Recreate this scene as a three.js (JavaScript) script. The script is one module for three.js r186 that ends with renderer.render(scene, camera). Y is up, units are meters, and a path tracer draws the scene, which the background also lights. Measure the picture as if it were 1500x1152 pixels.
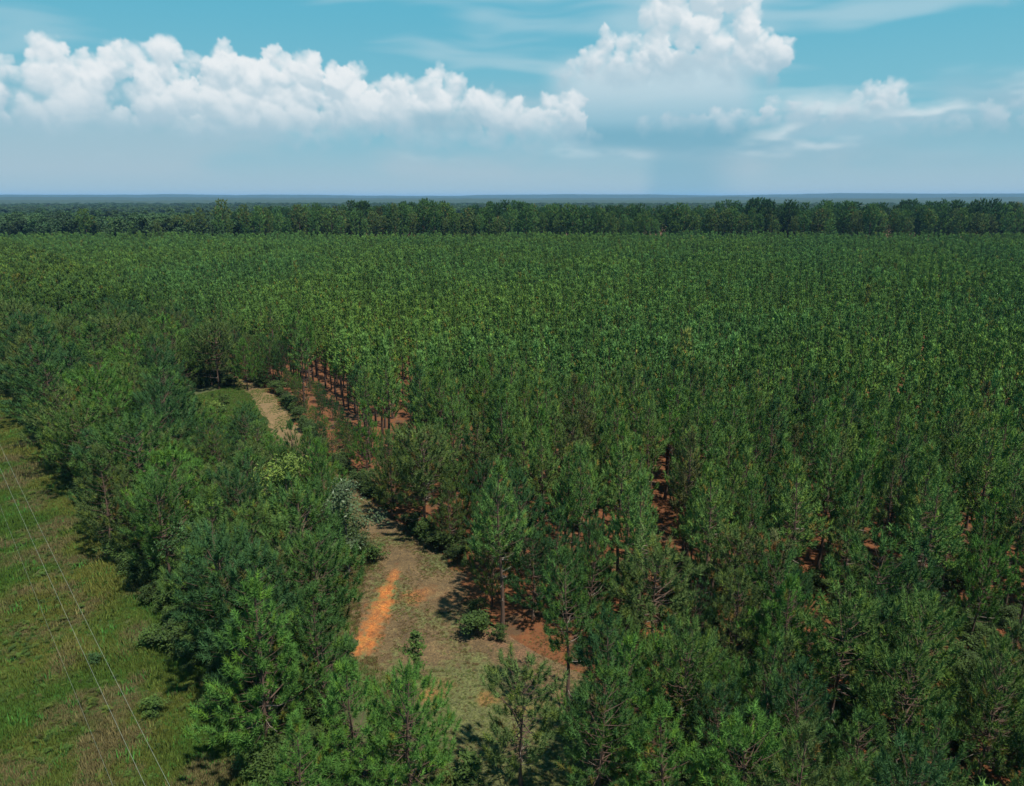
import * as THREE from 'three';
import { mergeGeometries } from 'three/addons/utils/BufferGeometryUtils.js';

// ---------------------------------------------------------------- camera
const scene = new THREE.Scene();
const camera = new THREE.PerspectiveCamera(57, 1024 / 786, 0.5, 30000);
const CAM_H = 32;
camera.position.set(0, CAM_H, 0);
camera.rotation.set(-THREE.MathUtils.degToRad(15.1), 0, 0);
const renderer = new THREE.WebGLRenderer({ antialias: true });
renderer.toneMapping = THREE.LinearToneMapping;
renderer.toneMappingExposure = 1.5;
renderer.shadowMap.enabled = true;

// ---------------------------------------------------------------- seeded randomness and noise
function rng(seed) {
  let a = seed >>> 0;
  return () => { a = (a + 0x6D2B79F5) >>> 0; let t = a; t = Math.imul(t ^ (t >>> 15), t | 1); t ^= t + Math.imul(t ^ (t >>> 7), t | 61); return ((t ^ (t >>> 14)) >>> 0) / 4294967296; };
}
const hash = (x, y, s) => { let h = Math.imul(x, 374761393) ^ Math.imul(y, 668265263) ^ Math.imul(s, 2147483647 ^ 0x5bd1e995); h = Math.imul(h ^ (h >>> 13), 1274126177); return ((h ^ (h >>> 16)) >>> 0) / 4294967296; };
function vnoise(x, y, s = 0, wrap = 0) {
  const x0 = Math.floor(x), y0 = Math.floor(y); let fx = x - x0, fy = y - y0;
  fx = fx * fx * (3 - 2 * fx); fy = fy * fy * (3 - 2 * fy);
  const m = (v) => wrap ? ((v % wrap) + wrap) % wrap : v;
  const a = hash(m(x0), m(y0), s), b = hash(m(x0 + 1), m(y0), s), c = hash(m(x0), m(y0 + 1), s), d = hash(m(x0 + 1), m(y0 + 1), s);
  return a + (b - a) * fx + (c - a + (a - b - c + d) * fx) * fy;
}
function fbm(x, y, oct = 4, s = 0, wrap = 0) {
  let v = 0, a = 0.5, t = 0;
  for (let i = 0; i < oct; i++) { v += a * vnoise(x, y, s + i * 17, wrap); t += a; a *= 0.5; x *= 2; y *= 2; wrap *= 2; }
  return v / t;
}
const sstep = (a, b, x) => { const t = Math.min(1, Math.max(0, (x - a) / (b - a))); return t * t * (3 - 2 * t); };
const lerp = (a, b, t) => a + (b - a) * t;
const mix3 = (a, b, t) => [lerp(a[0], b[0], t), lerp(a[1], b[1], t), lerp(a[2], b[2], t)];

// ---------------------------------------------------------------- sun: high, from the right
const SUN = new THREE.Vector3(0.30, 0.86, 0.28).normalize();
const sun = new THREE.DirectionalLight(new THREE.Color(1.0, 0.94, 0.82), 4.7);
sun.position.copy(SUN).multiplyScalar(400).add(new THREE.Vector3(0, 0, -100));
sun.target.position.set(0, 0, -100);
sun.castShadow = true; sun.shadow.radius = 2; sun.shadow.mapSize.set(4096, 4096);
Object.assign(sun.shadow.camera, { left: -220, right: 220, top: 220, bottom: -220, near: 10, far: 900 });
scene.add(sun, sun.target);

// ---------------------------------------------------------------- sky: air and cumulus clouds, computed all the way round
function makeSky() {
  const W = 4096, HH = 2048, CH = 620, PX = 360 / W;                    // CH rows of cloud, up to 54 degrees
  const top = new Float32Array(W * CH).fill(-1e3), low = new Float32Array(W * CH), R = rng(77);
  function splat(az, el, r, z, base) {                                    // a puff: a ball of vapour seen from here (degrees)
    const cx = ((az / 360 + 0.25) * W) , cy = el / PX, rr = r / PX, k = 1 / Math.cos(el * Math.PI / 180);
    for (let y = Math.max(0, Math.floor(cy - rr)); y <= Math.min(CH - 1, Math.ceil(cy + rr)); y++) for (let x = Math.floor(cx - rr * k); x <= cx + rr * k; x++) {
      const dx = (x - cx) / k, dy = y - cy, d2 = rr * rr - dx * dx - dy * dy;
      if (d2 <= 0) continue;
      const i = y * W + ((x % W) + W) % W, h = z / PX + Math.sqrt(d2);
      if (h > top[i]) { top[i] = h; low[i] = base; }
    }
  }
  function puff(az, el, r, z, lev, base) {
    splat(az, el, r, z, base);
    if (lev <= 0 || r < 0.09) return;
    const n = 6 + Math.floor(R() * 4);
    for (let i = 0; i < n; i++) {
      const a = lerp(-0.5, Math.PI + 0.5, R()), d = r * lerp(0.55, 0.95, R());
      puff(az + Math.cos(a) * d, Math.max(base, el + Math.sin(a) * d), r * lerp(0.3, 0.55, R()), z + r * lerp(-0.2, 0.55, R()), lev - 1, base);
    }
  }
  function bank(tops, base, rs) { // a cloud given by the heads along its crest
    for (const [az, el, r] of tops) {
      puff(az, el - r, r, 0, 3, base);
      for (let y = el - 2.1 * r; y > base + 0.25; y -= rs * 0.75) for (let k = 0; k < 2; k++) puff(az + (R() - 0.5) * 2.6, y, rs * lerp(0.6, 1.2, R()), -0.3 + R() * 0.8, 2, base);
    }
  }
  bank([[-38, 8.6, 1], [-35, 8.4, .9], [-33, 8.2, .8], [-30.6, 9.6, 1.0], [-28.4, 8.9, .9], [-26, 9.9, .9], [-24, 10.3, 1.1], [-22, 9.4, .8], [-20.2, 10, .8], [-18.2, 9.2, .8], [-16.6, 9.9, .9], [-14.8, 10, .9], [-13, 9, .7], [-11.3, 9.2, .7], [-9.3, 8.4, .7], [-7.5, 8.6, .6], [-5.5, 9.1, .7], [-3.6, 7.8, .6], [-1.2, 7.8, .6], [.4, 7, .6], [2.2, 6.6, .5]], 3.5, 0.95);
  bank([[3.3, 8.8, .5], [4.6, 8.4, .6], [5.2, 9.8, .6], [6.6, 11.2, .8], [8.2, 11.3, .8], [9.6, 12.8, .9], [11.2, 14.6, 1.2], [13.2, 15.8, 1.4], [15.2, 14.4, 1.2], [16.4, 12.7, .9], [17.4, 11.2, .7], [17, 9.6, .6], [10.8, 10, .8], [12.4, 9.2, .7], [13.8, 9.7, .7]], 7.4, 0.75);
  bank([...Array.from({ length: 15 }, (_, i) => [9.9 + i * 0.42, 5.55 + 0.14 * Math.sin(i * 1.9), 0.22 + 0.08 * Math.sin(i * 2.7)]), [16.2, 5.9, .35], [17, 6.1, .4], [18.4, 7, .45], [19.6, 6.6, .5], [21.4, 6.4, .5], [23, 6.4, .5], [23.8, 6.8, .6], [24.6, 7.3, .6], [25.4, 7.2, .6], [26.1, 7.6, .65], [26.8, 6.9, .5]], 4.2, 0.5);
  bank([[-2, 6.9, .7], [-.6, 6.6, .7], [1, 6.4, .7], [2.6, 7.4, .7], [3.8, 7.9, .6], [4.6, 7.2, .6]], 3.4, 0.8);
  bank([[25.6, 4.8, .3], [27, 5.2, .35], [28.6, 5.4, .4], [30, 5.4, .45], [31.6, 5.8, .5], [33, 6.2, .6], [35, 6.6, .7], [37, 6.2, .7]], 3.8, 0.5);
  bank([[27.2, 11.8, .25], [28.1, 11.7, .3], [31.4, 11.6, .35], [32.4, 11.4, .3]], 11.1, 0.2);
  bank([[-35.5, 12.6, .6], [-34.2, 12.2, .5], [-33, 11.9, .45]], 11, 0.4);
  for (let az = 42; az < 318; ) {                                         // the same weather in every other direction
    const w = lerp(8, 26, R()), tall = lerp(5.5, 11.5, R()), heads = [];
    for (let x = 0; x < w; x += lerp(1.2, 2.2, R())) heads.push([az + x, 4 + (tall - 3) * (0.45 + 0.55 * Math.sin(Math.PI * (x + 1) / (w + 2))) * lerp(0.8, 1.1, R()), lerp(0.5, 1.1, R())]);
    bank(heads, lerp(3.8, 4.8, R()), 0.8);
    az += w + lerp(1, 10, R());
  }
  for (let k = 0; k < 34; k++) {                                          // loose cumulus higher up, overhead of the camera and all round
    const az = R() * 360, el = lerp(19, 44, R()), heads = [];
    for (let x = 0; x < 5; x++) heads.push([az + x * 1.3, el + 0.8 + R() * 1.6, lerp(0.5, 1.0, R())]);
    bank(heads, el - 0.3, 0.6);
  }
  // detail on the billows, then their light
  const det = new Float32Array(W * CH);
  for (let y = 0; y < CH; y++) for (let x = 0; x < W; x++) { const i = y * W + x; det[i] = top[i] < -900 ? 0 : top[i] + (fbm(x * 0.11, y * 0.13, 4, 5) - 0.5) * 5; }
  const data = new Float32Array(W * HH * 4);
  const air = (el) => {
    const hz = [0.385, 0.535, 0.61], a = [0.20, 0.50, 0.62], b = [0.12, 0.45, 0.605], z = [0.05, 0.27, 0.50];
    return el < 6 ? mix3(hz, a, sstep(0, 6, el)) : el < 14 ? mix3(a, b, sstep(6, 14, el)) : mix3(b, z, sstep(14, 75, el));
  };
  const hgt = (x, y) => det[Math.min(CH - 1, Math.max(0, y | 0)) * W + ((((x | 0) % W) + W) % W)];
  for (let j = 0; j < HH; j++) {
    const el = ((j + 0.5) / HH - 0.5) * 180, base = air(Math.max(0, el));
    for (let x = 0; x < W; x++) {
      let c = base;
      const az = ((x + 0.5) / W - 0.25) * 2 * Math.PI, deg = az * 180 / Math.PI;
      if (el >= 0) {
        const y = el / PX;
        const ci = el > 70 || el < 3 ? 0 : sstep(0.50, 0.80, fbm(x * 0.006 + 3, y * 0.045 + fbm(x * 0.01, y * 0.02, 2, 9) * 1.5, 4, 31)) * sstep(3, 8, el) * (1 - sstep(30, 70, el));
        c = mix3(c, [0.62, 0.74, 0.79], ci * 0.42);
        const veil = el > 9 ? 0 : sstep(0.45, 0.75, fbm(x * 0.004, y * 0.03, 4, 41)) * sstep(1.2, 3.5, el) * (1 - sstep(5, 9, el));
        c = mix3(c, [0.27, 0.47, 0.57], veil * 0.55);
        const milk = el > 6.5 ? 0 : sstep(0.4, 0.7, fbm(x * 0.007, y * 0.02, 4, 43)) * sstep(0.5, 2, el) * (1 - sstep(4, 6.5, el));
        c = mix3(c, [0.44, 0.55, 0.62], milk * 0.5);
        const ln = el > 8.6 ? 0 : fbm(x * 0.011, y * 0.034, 5, 111), dl = el > 8.6 ? 0 : fbm(x * 0.011, (y - 5) * 0.034, 5, 111) - fbm(x * 0.011, (y + 5) * 0.034, 5, 111);
        const sheet2 = sstep(0.42, 0.66, ln) * sstep(2.2, 4.2, el) * (1 - sstep(5.2, 8.6, el));
        c = mix3(c, mix3([0.36, 0.54, 0.64], [0.78, 0.84, 0.86], sstep(-0.03, 0.13, dl)), sheet2 * 0.72);
        // rain-grey body of the tall cloud and the shower under it
        const d1 = deg > 180 ? deg - 360 : deg, wob = el > 14 ? 0 : (fbm(x * 0.02, y * 0.03, 3, 51) - 0.5) * 2.4;
        const body = sstep(2.2, 5.6, d1 + wob) * (1 - sstep(15.2, 18.2, d1 + wob)) * sstep(3.0, 4.4, el + wob * 0.3) * (1 - sstep(8.6, 10.6, el + wob * 0.5));
        c = mix3(c, mix3([0.26, 0.49, 0.61], [0.56, 0.70, 0.77], sstep(4.5, 8.5, el)), body * 0.85);
        const dark = sstep(2.5, 7, d1 + wob) * (1 - sstep(16, 22, d1 + wob)) * sstep(2.7, 3.9, el) * (1 - sstep(4.4, 5.6, el));
        c = mix3(c, [0.17, 0.41, 0.53], dark * 0.7);
        const rain = sstep(9.2, 11, d1 + wob * 0.3) * (1 - sstep(14, 18, d1 + wob * 0.3)) * (1 - sstep(3.5, 4.6, el));
        c = mix3(c, [0.20, 0.43, 0.55], rain * 0.55);
        const dk2 = sstep(-9, -6, d1 + wob) * (1 - sstep(-3.5, -1.5, d1 + wob)) * sstep(4.2, 5, el) * (1 - sstep(5.6, 6.6, el + wob * 0.2));
        if (y < CH && (hgt(x - 5, y) > 0 || hgt(x + 5, y) > 0 || hgt(x, y - 5) > 0 || hgt(x, y + 5) > 0)) {
          const wx = x + (fbm(x * 0.05, y * 0.06, 3, 61) - 0.5) * 9, wy = y + (fbm(x * 0.05 + 40, y * 0.06, 3, 67) - 0.5) * 9;
          const h = hgt(wx, wy);
          if (h > 0) {
            const i = Math.min(CH - 1, Math.max(0, wy | 0)) * W + ((((wx | 0) % W) + W) % W), b0 = low[i];
            const gx = (hgt(wx + 2, wy) || h - 4) - (hgt(wx - 2, wy) || h - 4), gy = (hgt(wx, wy + 2) || h - 4) - (hgt(wx, wy - 2) || h - 4);
            const gx2 = (hgt(wx + 8, wy) || h - 8) - (hgt(wx - 8, wy) || h - 8), gy2 = (hgt(wx, wy + 8) || h - 8) - (hgt(wx, wy - 8) || h - 8);
            const sx = gx * 0.12 + gx2 * 0.05, sy = gy * 0.12 + gy2 * 0.05, inv = 1 / Math.hypot(sx, sy, 1);
            const lr = SUN.x * Math.cos(az) + SUN.z * Math.sin(az), lf = -(SUN.x * Math.sin(az) - SUN.z * Math.cos(az));
            const ndl = (-sx * lr - sy * SUN.y + lf * 0.7 + 0.25) * inv;
            let occ = 0;
            for (let s = 1; s <= 6; s++) { const q = hgt(wx + lr * s * 6, wy + SUN.y * s * 6); occ += Math.max(0, q - h - s * 2) / (10 + s * 5); }
            const lit = sstep(-0.1, 1.05, ndl) * Math.exp(-occ * 0.9), up = sstep(0, 3.4, el - b0);
            const blot = fbm(x * 0.018, y * 0.024, 3, 97);
            let cc = mix3([0.33, 0.51, 0.62], [0.54, 0.67, 0.74], up * 0.8 + 0.1);
            cc = mix3(cc, [0.85, 0.885, 0.90], lit * (0.25 + 0.75 * up) * sstep(0.28, 0.62, blot + 0.14 * up));
            cc = mix3(cc, [0.38, 0.55, 0.64], 0.62 * (1 - sstep(3.2, 8.0, el)) + 0.06);
            cc = mix3(cc, [0.24, 0.46, 0.57], dk2 * 0.6);
            const er = fbm(x * 0.09, y * 0.1, 3, 71);
            const al = sstep(0.0, 1, (h - 1.5) / 9.5 + (er - 0.5) * 0.9) * sstep(-0.4, 2.2, el - b0 + (er - 0.5) * 1.6 + (blot - 0.5) * 1.2);
            c = mix3(c, cc, al);
          }
        }
      } else c = [0.05, 0.08, 0.05];
      const o = (j * W + x) * 4; data[o] = c[0]; data[o + 1] = c[1]; data[o + 2] = c[2]; data[o + 3] = 1;
    }
  }
  const t = new THREE.DataTexture(data, W, HH, THREE.RGBAFormat, THREE.FloatType);
  t.mapping = THREE.EquirectangularReflectionMapping; t.magFilter = t.minFilter = THREE.LinearFilter; t.needsUpdate = true;
  return t;
}
const skyTexture = makeSky();
scene.background = skyTexture; scene.environment = skyTexture; scene.backgroundIntensity = scene.environmentIntensity = 0.67;
scene.fog = new THREE.FogExp2(new THREE.Color(0.28, 0.58, 1.0), 0.000065);

// ---------------------------------------------------------------- helpers
const used = {};
const numbered = (n) => { const k = used[n] = (used[n] ?? -1) + 1; return k ? `${n}_${String(k).padStart(3, '0')}` : n; };
const shade = (o) => { o.traverse((m) => { if (m.isMesh) { m.castShadow = true; m.receiveShadow = true; } }); return o; };
const lin = (r, g, b) => new THREE.Color().setRGB(r, g, b);
function std(c, rough = 0.9, extra = {}) { return new THREE.MeshStandardMaterial({ color: lin(...c), roughness: rough, side: THREE.DoubleSide, ...extra }); }
function dataTex(n, m, fn, color = true) {
  const d = new Uint8Array(n * m * 4), e = (v) => { v = Math.min(1, Math.max(0, v)); return 255 * (color ? (v <= 0.0031308 ? v * 12.92 : 1.055 * v ** (1 / 2.4) - 0.055) : v); };
  for (let y = 0; y < m; y++) for (let x = 0; x < n; x++) { const c = fn(x, y), o = (y * n + x) * 4; d[o] = e(c[0]); d[o + 1] = e(c[1]); d[o + 2] = e(c[2]); d[o + 3] = 255; }
  const t = new THREE.DataTexture(d, n, m); if (color) t.colorSpace = THREE.SRGBColorSpace;
  t.wrapS = t.wrapT = THREE.RepeatWrapping; t.magFilter = THREE.LinearFilter; t.minFilter = THREE.LinearMipmapLinearFilter; t.generateMipmaps = true; t.needsUpdate = true;
  return t;
}
class Buf {                                                              // triangles with a colour each
  constructor() { this.p = []; this.c = []; }
  tri(a, b, c, col) { this.p.push(a[0], a[1], a[2], b[0], b[1], b[2], c[0], c[1], c[2]); for (let i = 0; i < 3; i++) this.c.push(col[0], col[1], col[2]); }
  geo() {
    const g = new THREE.BufferGeometry();
    g.setAttribute('position', new THREE.Float32BufferAttribute(this.p, 3)); g.setAttribute('color', new THREE.Float32BufferAttribute(this.c, 3));
    g.computeVertexNormals(); return g;
  }
}
const add = (a, b, k = 1) => [a[0] + b[0] * k, a[1] + b[1] * k, a[2] + b[2] * k];
const norm = (a) => { const l = Math.hypot(...a) || 1; return [a[0] / l, a[1] / l, a[2] / l]; };
const cross = (a, b) => [a[1] * b[2] - a[2] * b[1], a[2] * b[0] - a[0] * b[2], a[0] * b[1] - a[1] * b[0]];
function tube(pts, radii, sides) {                                       // tapered tube through points
  const pos = [], idx = [], nrm = [];
  for (let k = 0; k < pts.length; k++) {
    const d = norm(add(pts[Math.min(k + 1, pts.length - 1)], pts[Math.max(k - 1, 0)], -1)), u = norm(cross(d, Math.abs(d[1]) > 0.8 ? [1, 0, 0] : [0, 1, 0])), v = cross(d, u);
    for (let i = 0; i < sides; i++) { const a = i / sides * 2 * Math.PI, n = add([u[0] * Math.cos(a), u[1] * Math.cos(a), u[2] * Math.cos(a)], v, Math.sin(a)); pos.push(...add(pts[k], n, radii[k])); nrm.push(...n); }
  }
  for (let k = 0; k < pts.length - 1; k++) for (let i = 0; i < sides; i++) { const a = k * sides + i, b = k * sides + (i + 1) % sides; idx.push(a, b, a + sides, b, b + sides, a + sides); }
  const g = new THREE.BufferGeometry(); g.setAttribute('position', new THREE.Float32BufferAttribute(pos, 3)); g.setAttribute('normal', new THREE.Float32BufferAttribute(nrm, 3)); g.setIndex(idx);
  return g;
}

// ---------------------------------------------------------------- where things are (metres, camera over the origin looking along -z)
const ROAD = [[6, -18], [3.4, -26], [0.8, -34], [-2.6, -41], [-6.0, -46], [-7.8, -51], [-8.4, -57], [-9.2, -60.5], [-13.4, -65], [-18.5, -73], [-25, -84], [-31, -95], [-42, -117.5], [-56, -134], [-73, -152], [-150, -245], [-330, -460]];
function roadX(z) { for (let i = 1; i < ROAD.length; i++) if (z >= ROAD[i][1]) { const [x0, z0] = ROAD[i - 1], [x1, z1] = ROAD[i], t = (z - z0) / (z1 - z0); return lerp(x0, x1, t); } return ROAD.at(-1)[0]; }
const roadSide = (x, z) => (x - roadX(z)) * (z < -63 ? 0.80 : 0.93);      // metres right (+) or left (-) of the track's middle
const corrX = (z) => -13.8 + (z + 33.6) * 0.838;                          // tree line along the power line clearing
const roadHalf = (z) => z > -38 ? 3.2 : z > -58 ? 3.7 : lerp(3.0, 1.7, sstep(-75, -95, z));
const LANES = [[-17, -110, -10.7, -68, 1.5], [-5.5, -86, -3.5, -55, 1.0], [15.5, -69, 9.6, -42, 1.2], [25, -52.5, 16.3, -34, 1.1], [33.5, -49, 22.5, -33, 0.9]]; // thinned lanes where the straw floor shows
function inLane(x, z) {
  for (const [ax, az, bx, bz, w] of LANES) { const dx = bx - ax, dz = bz - az, t = Math.min(1, Math.max(0, ((x - ax) * dx + (z - az) * dz) / (dx * dx + dz * dz))); if (Math.hypot(x - ax - dx * t, z - az - dz * t) < w) return t + 1e-3; }
  return 0;
}
const SIGHT = [[-11, -48, -7.6, -34.5, 1.9], [-7, -46, -4.2, -30, 2.2], [0, -44, 0, -36, 3.5], [4, -47, 3, -42, 2.2], [3.5, -41, 2.6, -34, 2.2], [-21.2, -63.4, -17.6, -53, 2.4], [-14.4, -57.6, -12.2, -49, 2.6]];   // open ground round the bend of the track
const inSight = (x, z) => SIGHT.some(([ax, az, bx, bz, w]) => { const dx = bx - ax, dz = bz - az, t = Math.min(1, Math.max(0, ((x - ax) * dx + (z - az) * dz) / (dx * dx + dz * dz))); return Math.hypot(x - ax - dx * t, z - az - dz * t) < w; });
const inVergeGap = (x, z) => z < -70 && z > -94 && Math.abs(x - lerp(-26, -37, (z + 70) / -22)) < 7;
const inView = (x, z, m = 0) => Math.abs(x) < 0.705 * (-z * 0.9655 + 7.5) + m;

// ---------------------------------------------------------------- ground
const strawTex = dataTex(1024, 1024, (x, y) => {
  const a = fbm(x / 32, y / 32, 4, 3, 32), b = fbm(x / 4, y / 4, 2, 8, 256), c = fbm(x / 128, y / 128, 3, 12, 8), n = hash(x, y, 4);
  let k = mix3([0.085, 0.028, 0.009], [0.155, 0.050, 0.013], a); k = mix3(k, [0.068, 0.034, 0.015], sstep(0.52, 0.75, c)); k = mix3(k, [0.10, 0.10, 0.03], sstep(0.66, 0.8, b) * 0.6);
  const f = 0.72 + 0.5 * b * 0.6 + n * 0.25; return [k[0] * f, k[1] * f, k[2] * f];
});
function sheet(x0, x1, z0, z1, nx, nz, y, tile) {
  const p = [], uv = [], id = [];
  for (let j = 0; j <= nz; j++) for (let i = 0; i <= nx; i++) { const x = lerp(x0, x1, i / nx), z = lerp(z0, z1, j / nz); p.push(x, y, z); uv.push(x / tile, -z / tile); }
  for (let j = 0; j < nz; j++) for (let i = 0; i < nx; i++) { const a = j * (nx + 1) + i, b = a + nx + 1; id.push(a, a + 1, b, b, a + 1, b + 1); }
  const g = new THREE.BufferGeometry(); g.setAttribute('position', new THREE.Float32BufferAttribute(p, 3)); g.setAttribute('uv', new THREE.Float32BufferAttribute(uv, 2)); g.setIndex(id); g.computeVertexNormals(); return g;
}
function structure(name, geo, mat, label) { const m = new THREE.Mesh(geo, mat); m.name = name; m.userData = { kind: 'structure', label, category: name.replaceAll('_', ' ') }; scene.add(m); return shade(m); }
structure('ground', sheet(-14000, 14000, 400, -14000, 40, 40, 0, 13), new THREE.MeshStandardMaterial({ map: strawTex, roughness: 1, bumpMap: strawTex, bumpScale: 0.03 }), 'red brown pine straw floor under the planted pines');

// clearing under the power line
const turfTex = dataTex(1024, 1024, (x, y) => {
  const a = fbm(x / 64, y / 64, 4, 21, 16), b = fbm(x / 6, y / 6, 2, 25, 171), n = hash(x, y, 9);
  let k = mix3([0.030, 0.045, 0.011], [0.062, 0.075, 0.02], a); k = mix3(k, [0.085, 0.07, 0.032], sstep(0.6, 0.75, b) * 0.6); const f = 0.75 + 0.5 * n; return [k[0] * f, k[1] * f, k[2] * f];
});
function strip(left, right, zs, y, uvOf) {
  const p = [], uv = [], id = [], C = 8;
  zs.forEach((z) => { const a = left(z), b = right(z); for (let i = 0; i <= C; i++) { const x = lerp(a, b, i / C); p.push(x, y, z); uv.push(...uvOf(x, z)); } });
  for (let j = 0; j < zs.length - 1; j++) for (let i = 0; i < C; i++) { const a = j * (C + 1) + i, b = a + C + 1; id.push(a, a + 1, b, b, a + 1, b + 1); }
  const g = new THREE.BufferGeometry(); g.setAttribute('position', new THREE.Float32BufferAttribute(p, 3)); g.setAttribute('uv', new THREE.Float32BufferAttribute(uv, 2)); g.setIndex(id); g.computeVertexNormals(); return g;
}
const zRange = (a, b, s) => { const r = []; for (let z = a; z >= b; z -= s) r.push(z); return r; };
structure('grass_clearing', strip((z) => corrX(z) - 34, (z) => roadX(z) - roadHalf(z) + 0.4, zRange(-8, -150, 0.8), 0.006, (x, z) => [x / 14, -z / 14]), new THREE.MeshStandardMaterial({ map: turfTex, roughness: 1, bumpMap: turfTex, bumpScale: 0.05 }), 'rough grassy strip cleared under the power line');
structure('grass_verge', strip((z) => roadX(z) - 3 - 9 * (0.55 + 0.9 * vnoise(z * 0.3, 2, 9)) * sstep(-88, -96, z) * (1 - sstep(-112, -122, z)) + (vnoise(z * 0.5, 9, 5) - 0.5) * 1.5, (z) => roadX(z) - roadHalf(z) + 1, zRange(-84, -130, 0.6), 0.006, (x, z) => [x / 14, -z / 14]), new THREE.MeshStandardMaterial({ map: turfTex, roughness: 1, bumpMap: turfTex, bumpScale: 0.05 }), 'green grass verge along the left of the forest track');

// dirt track: litter, thin grass, orange clay where the surface is scraped open
const CLAY = [[-11.0, -47, 1.05, 1.8, 1], [-10.8, -49.5, 1.05, 2, 1], [-10.6, -52, 1.0, 2, 1.1], [-10.6, -54.5, 0.8, 1.6, 1], [-10.3, -57, 0.55, 1.6, .7], [-8.1, -53.6, 1.0, 1.3, .5], [-7.2, -54.4, 1.1, 1.0, .3], [-5.2, -53.6, 1.3, 1.2, .2], [-1.5, -41, 1.0, .7, .32], [-5.6, -41.4, 1.0, 1.0, .35], [-4.7, -42.6, .9, 1, .2], [-3.6, -54, 1.2, 1.6, .25], [0.8, -40, 1.3, .9, .25]];
const TX0 = -66, TZ0 = -16, TW = 78, TH = 128;
const trackTex = dataTex(1100, 1800, (i, j) => {
  const x = TX0 + (i + 0.5) / 1100 * TW, z = TZ0 - (j + 0.5) / 1800 * TH;
  const a = fbm(x * 0.5, z * 0.5, 4, 81), b = fbm(x * 2.6, z * 2.6, 3, 85), n = hash(i, j, 7), s = roadSide(x, z);
  let k = mix3([0.065, 0.042, 0.018], [0.135, 0.088, 0.037], a * 0.6 + b * 0.4);
  k = mix3(k, [0.165, 0.105, 0.044], sstep(-92, -99, z) * 0.85);
  k = mix3(k, [0.075, 0.085, 0.025], sstep(0.45, 0.62, fbm(x * 0.3, z * 0.22, 4, 91) * 0.7 + b * 0.3 - 0.06 + 0.26 * sstep(-49, -41, z)) * 0.85 * (1 - sstep(-85, -95, z)));
  let cl = 0;
  for (const [cx, cz, rx, rz, w] of CLAY) { const d = Math.hypot((x - cx) / rx, (z - cz) / rz); cl = Math.max(cl, w * sstep(1.3, 0.3, d + (b - 0.5) * 1.7 + (a - .5) * .8 + (n - .5) * .5)); }
  k = mix3(k, mix3([0.24, 0.075, 0.018], [0.46, 0.155, 0.028], b), Math.min(1, cl * lerp(0.6, 1, sstep(0.36, 0.58, fbm(x * 1.1 + 7, z * 0.7, 3, 131)))));
  k = mix3(k, [0.13, 0.062, 0.034], sstep(2.6, 5, s + (a - .5) * 3) * 0.6 * sstep(0.35, 0.6, b + (a - .5)));
  const sp = n > 0.9 ? 1.5 : n < 0.16 ? 0.55 : 1, f = (0.6 + 0.5 * b + 0.25 * n) * sp; return [k[0] * f, k[1] * f, k[2] * f];
});
structure('dirt_track', strip((z) => roadX(z) - roadHalf(z) - (vnoise(z * 0.7, 4, 3) - 0.3) * 1.2 - 1.6 * sstep(-40, -44, z) * (1 - sstep(-56, -60, z)), (z) => roadX(z) + roadHalf(z) + (vnoise(z * 0.7, 7, 3) - 0.3) * 1.6 + 5 * sstep(-33, -38, z) * (1 - sstep(-44, -53, z)), zRange(-18, -143, 0.5), 0.012, (x, z) => [(x - TX0) / TW, (TZ0 - z) / TH]), new THREE.MeshStandardMaterial({ map: trackTex, roughness: 1, bumpMap: trackTex, bumpScale: 0.05 }), 'dirt forest track with litter, thin grass and orange clay patches');

// wooded hills on the horizon
const hillTex = dataTex(512, 512, (x, y) => { const a = fbm(x / 8, y / 8, 4, 101, 64), n = hash(x, y, 2); const k = mix3([0.010, 0.026, 0.014], [0.026, 0.048, 0.022], a); return k.map((v) => v * (0.7 + 0.6 * n)); });
function ridge(name, label, z0, depth, hFn) {
  const p = [], uv = [], id = [], nx = 420, nz = 7, half = z0 * 1.15;
  for (let j = 0; j <= nz; j++) for (let i = 0; i <= nx; i++) {
    const a = lerp(-0.95, 0.95, i / nx), r = z0 + depth * j / nz, x = Math.sin(a) * r, z = -Math.cos(a) * r, bell = Math.sin(Math.PI * j / nz);
    p.push(x, bell * (hFn(a) + (vnoise(i * 0.9, j, 7) - 0.5) * 2.5) - 0.5, z); uv.push(x / 420, z / 420);
  }
  for (let j = 0; j < nz; j++) for (let i = 0; i < nx; i++) { const a = j * (nx + 1) + i, b = a + nx + 1; id.push(a, a + 1, b, b, a + 1, b + 1); }
  const g = new THREE.BufferGeometry(); g.setAttribute('position', new THREE.Float32BufferAttribute(p, 3)); g.setAttribute('uv', new THREE.Float32BufferAttribute(uv, 2)); g.setIndex(id); g.computeVertexNormals();
  structure(name, g, new THREE.MeshStandardMaterial({ map: hillTex, roughness: 1 }), label);
}
ridge('hills', 'low wooded rise before the blue horizon', 2600, 1200, (a) => 20 + 9 * fbm(a * 9 + 5, 1, 3, 3));
ridge('hills_001', 'middle wooded ridge fading to blue', 4600, 1500, (a) => 27 + 14 * fbm(a * 7 + 9, 4, 4, 3));
ridge('hills_002', 'farthest blue ridge along the horizon', 8200, 2600, (a) => 46 + 40 * fbm(a * 7 + 2, 7, 4, 3) + 12 * sstep(0.1, 0.5, a));

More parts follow.
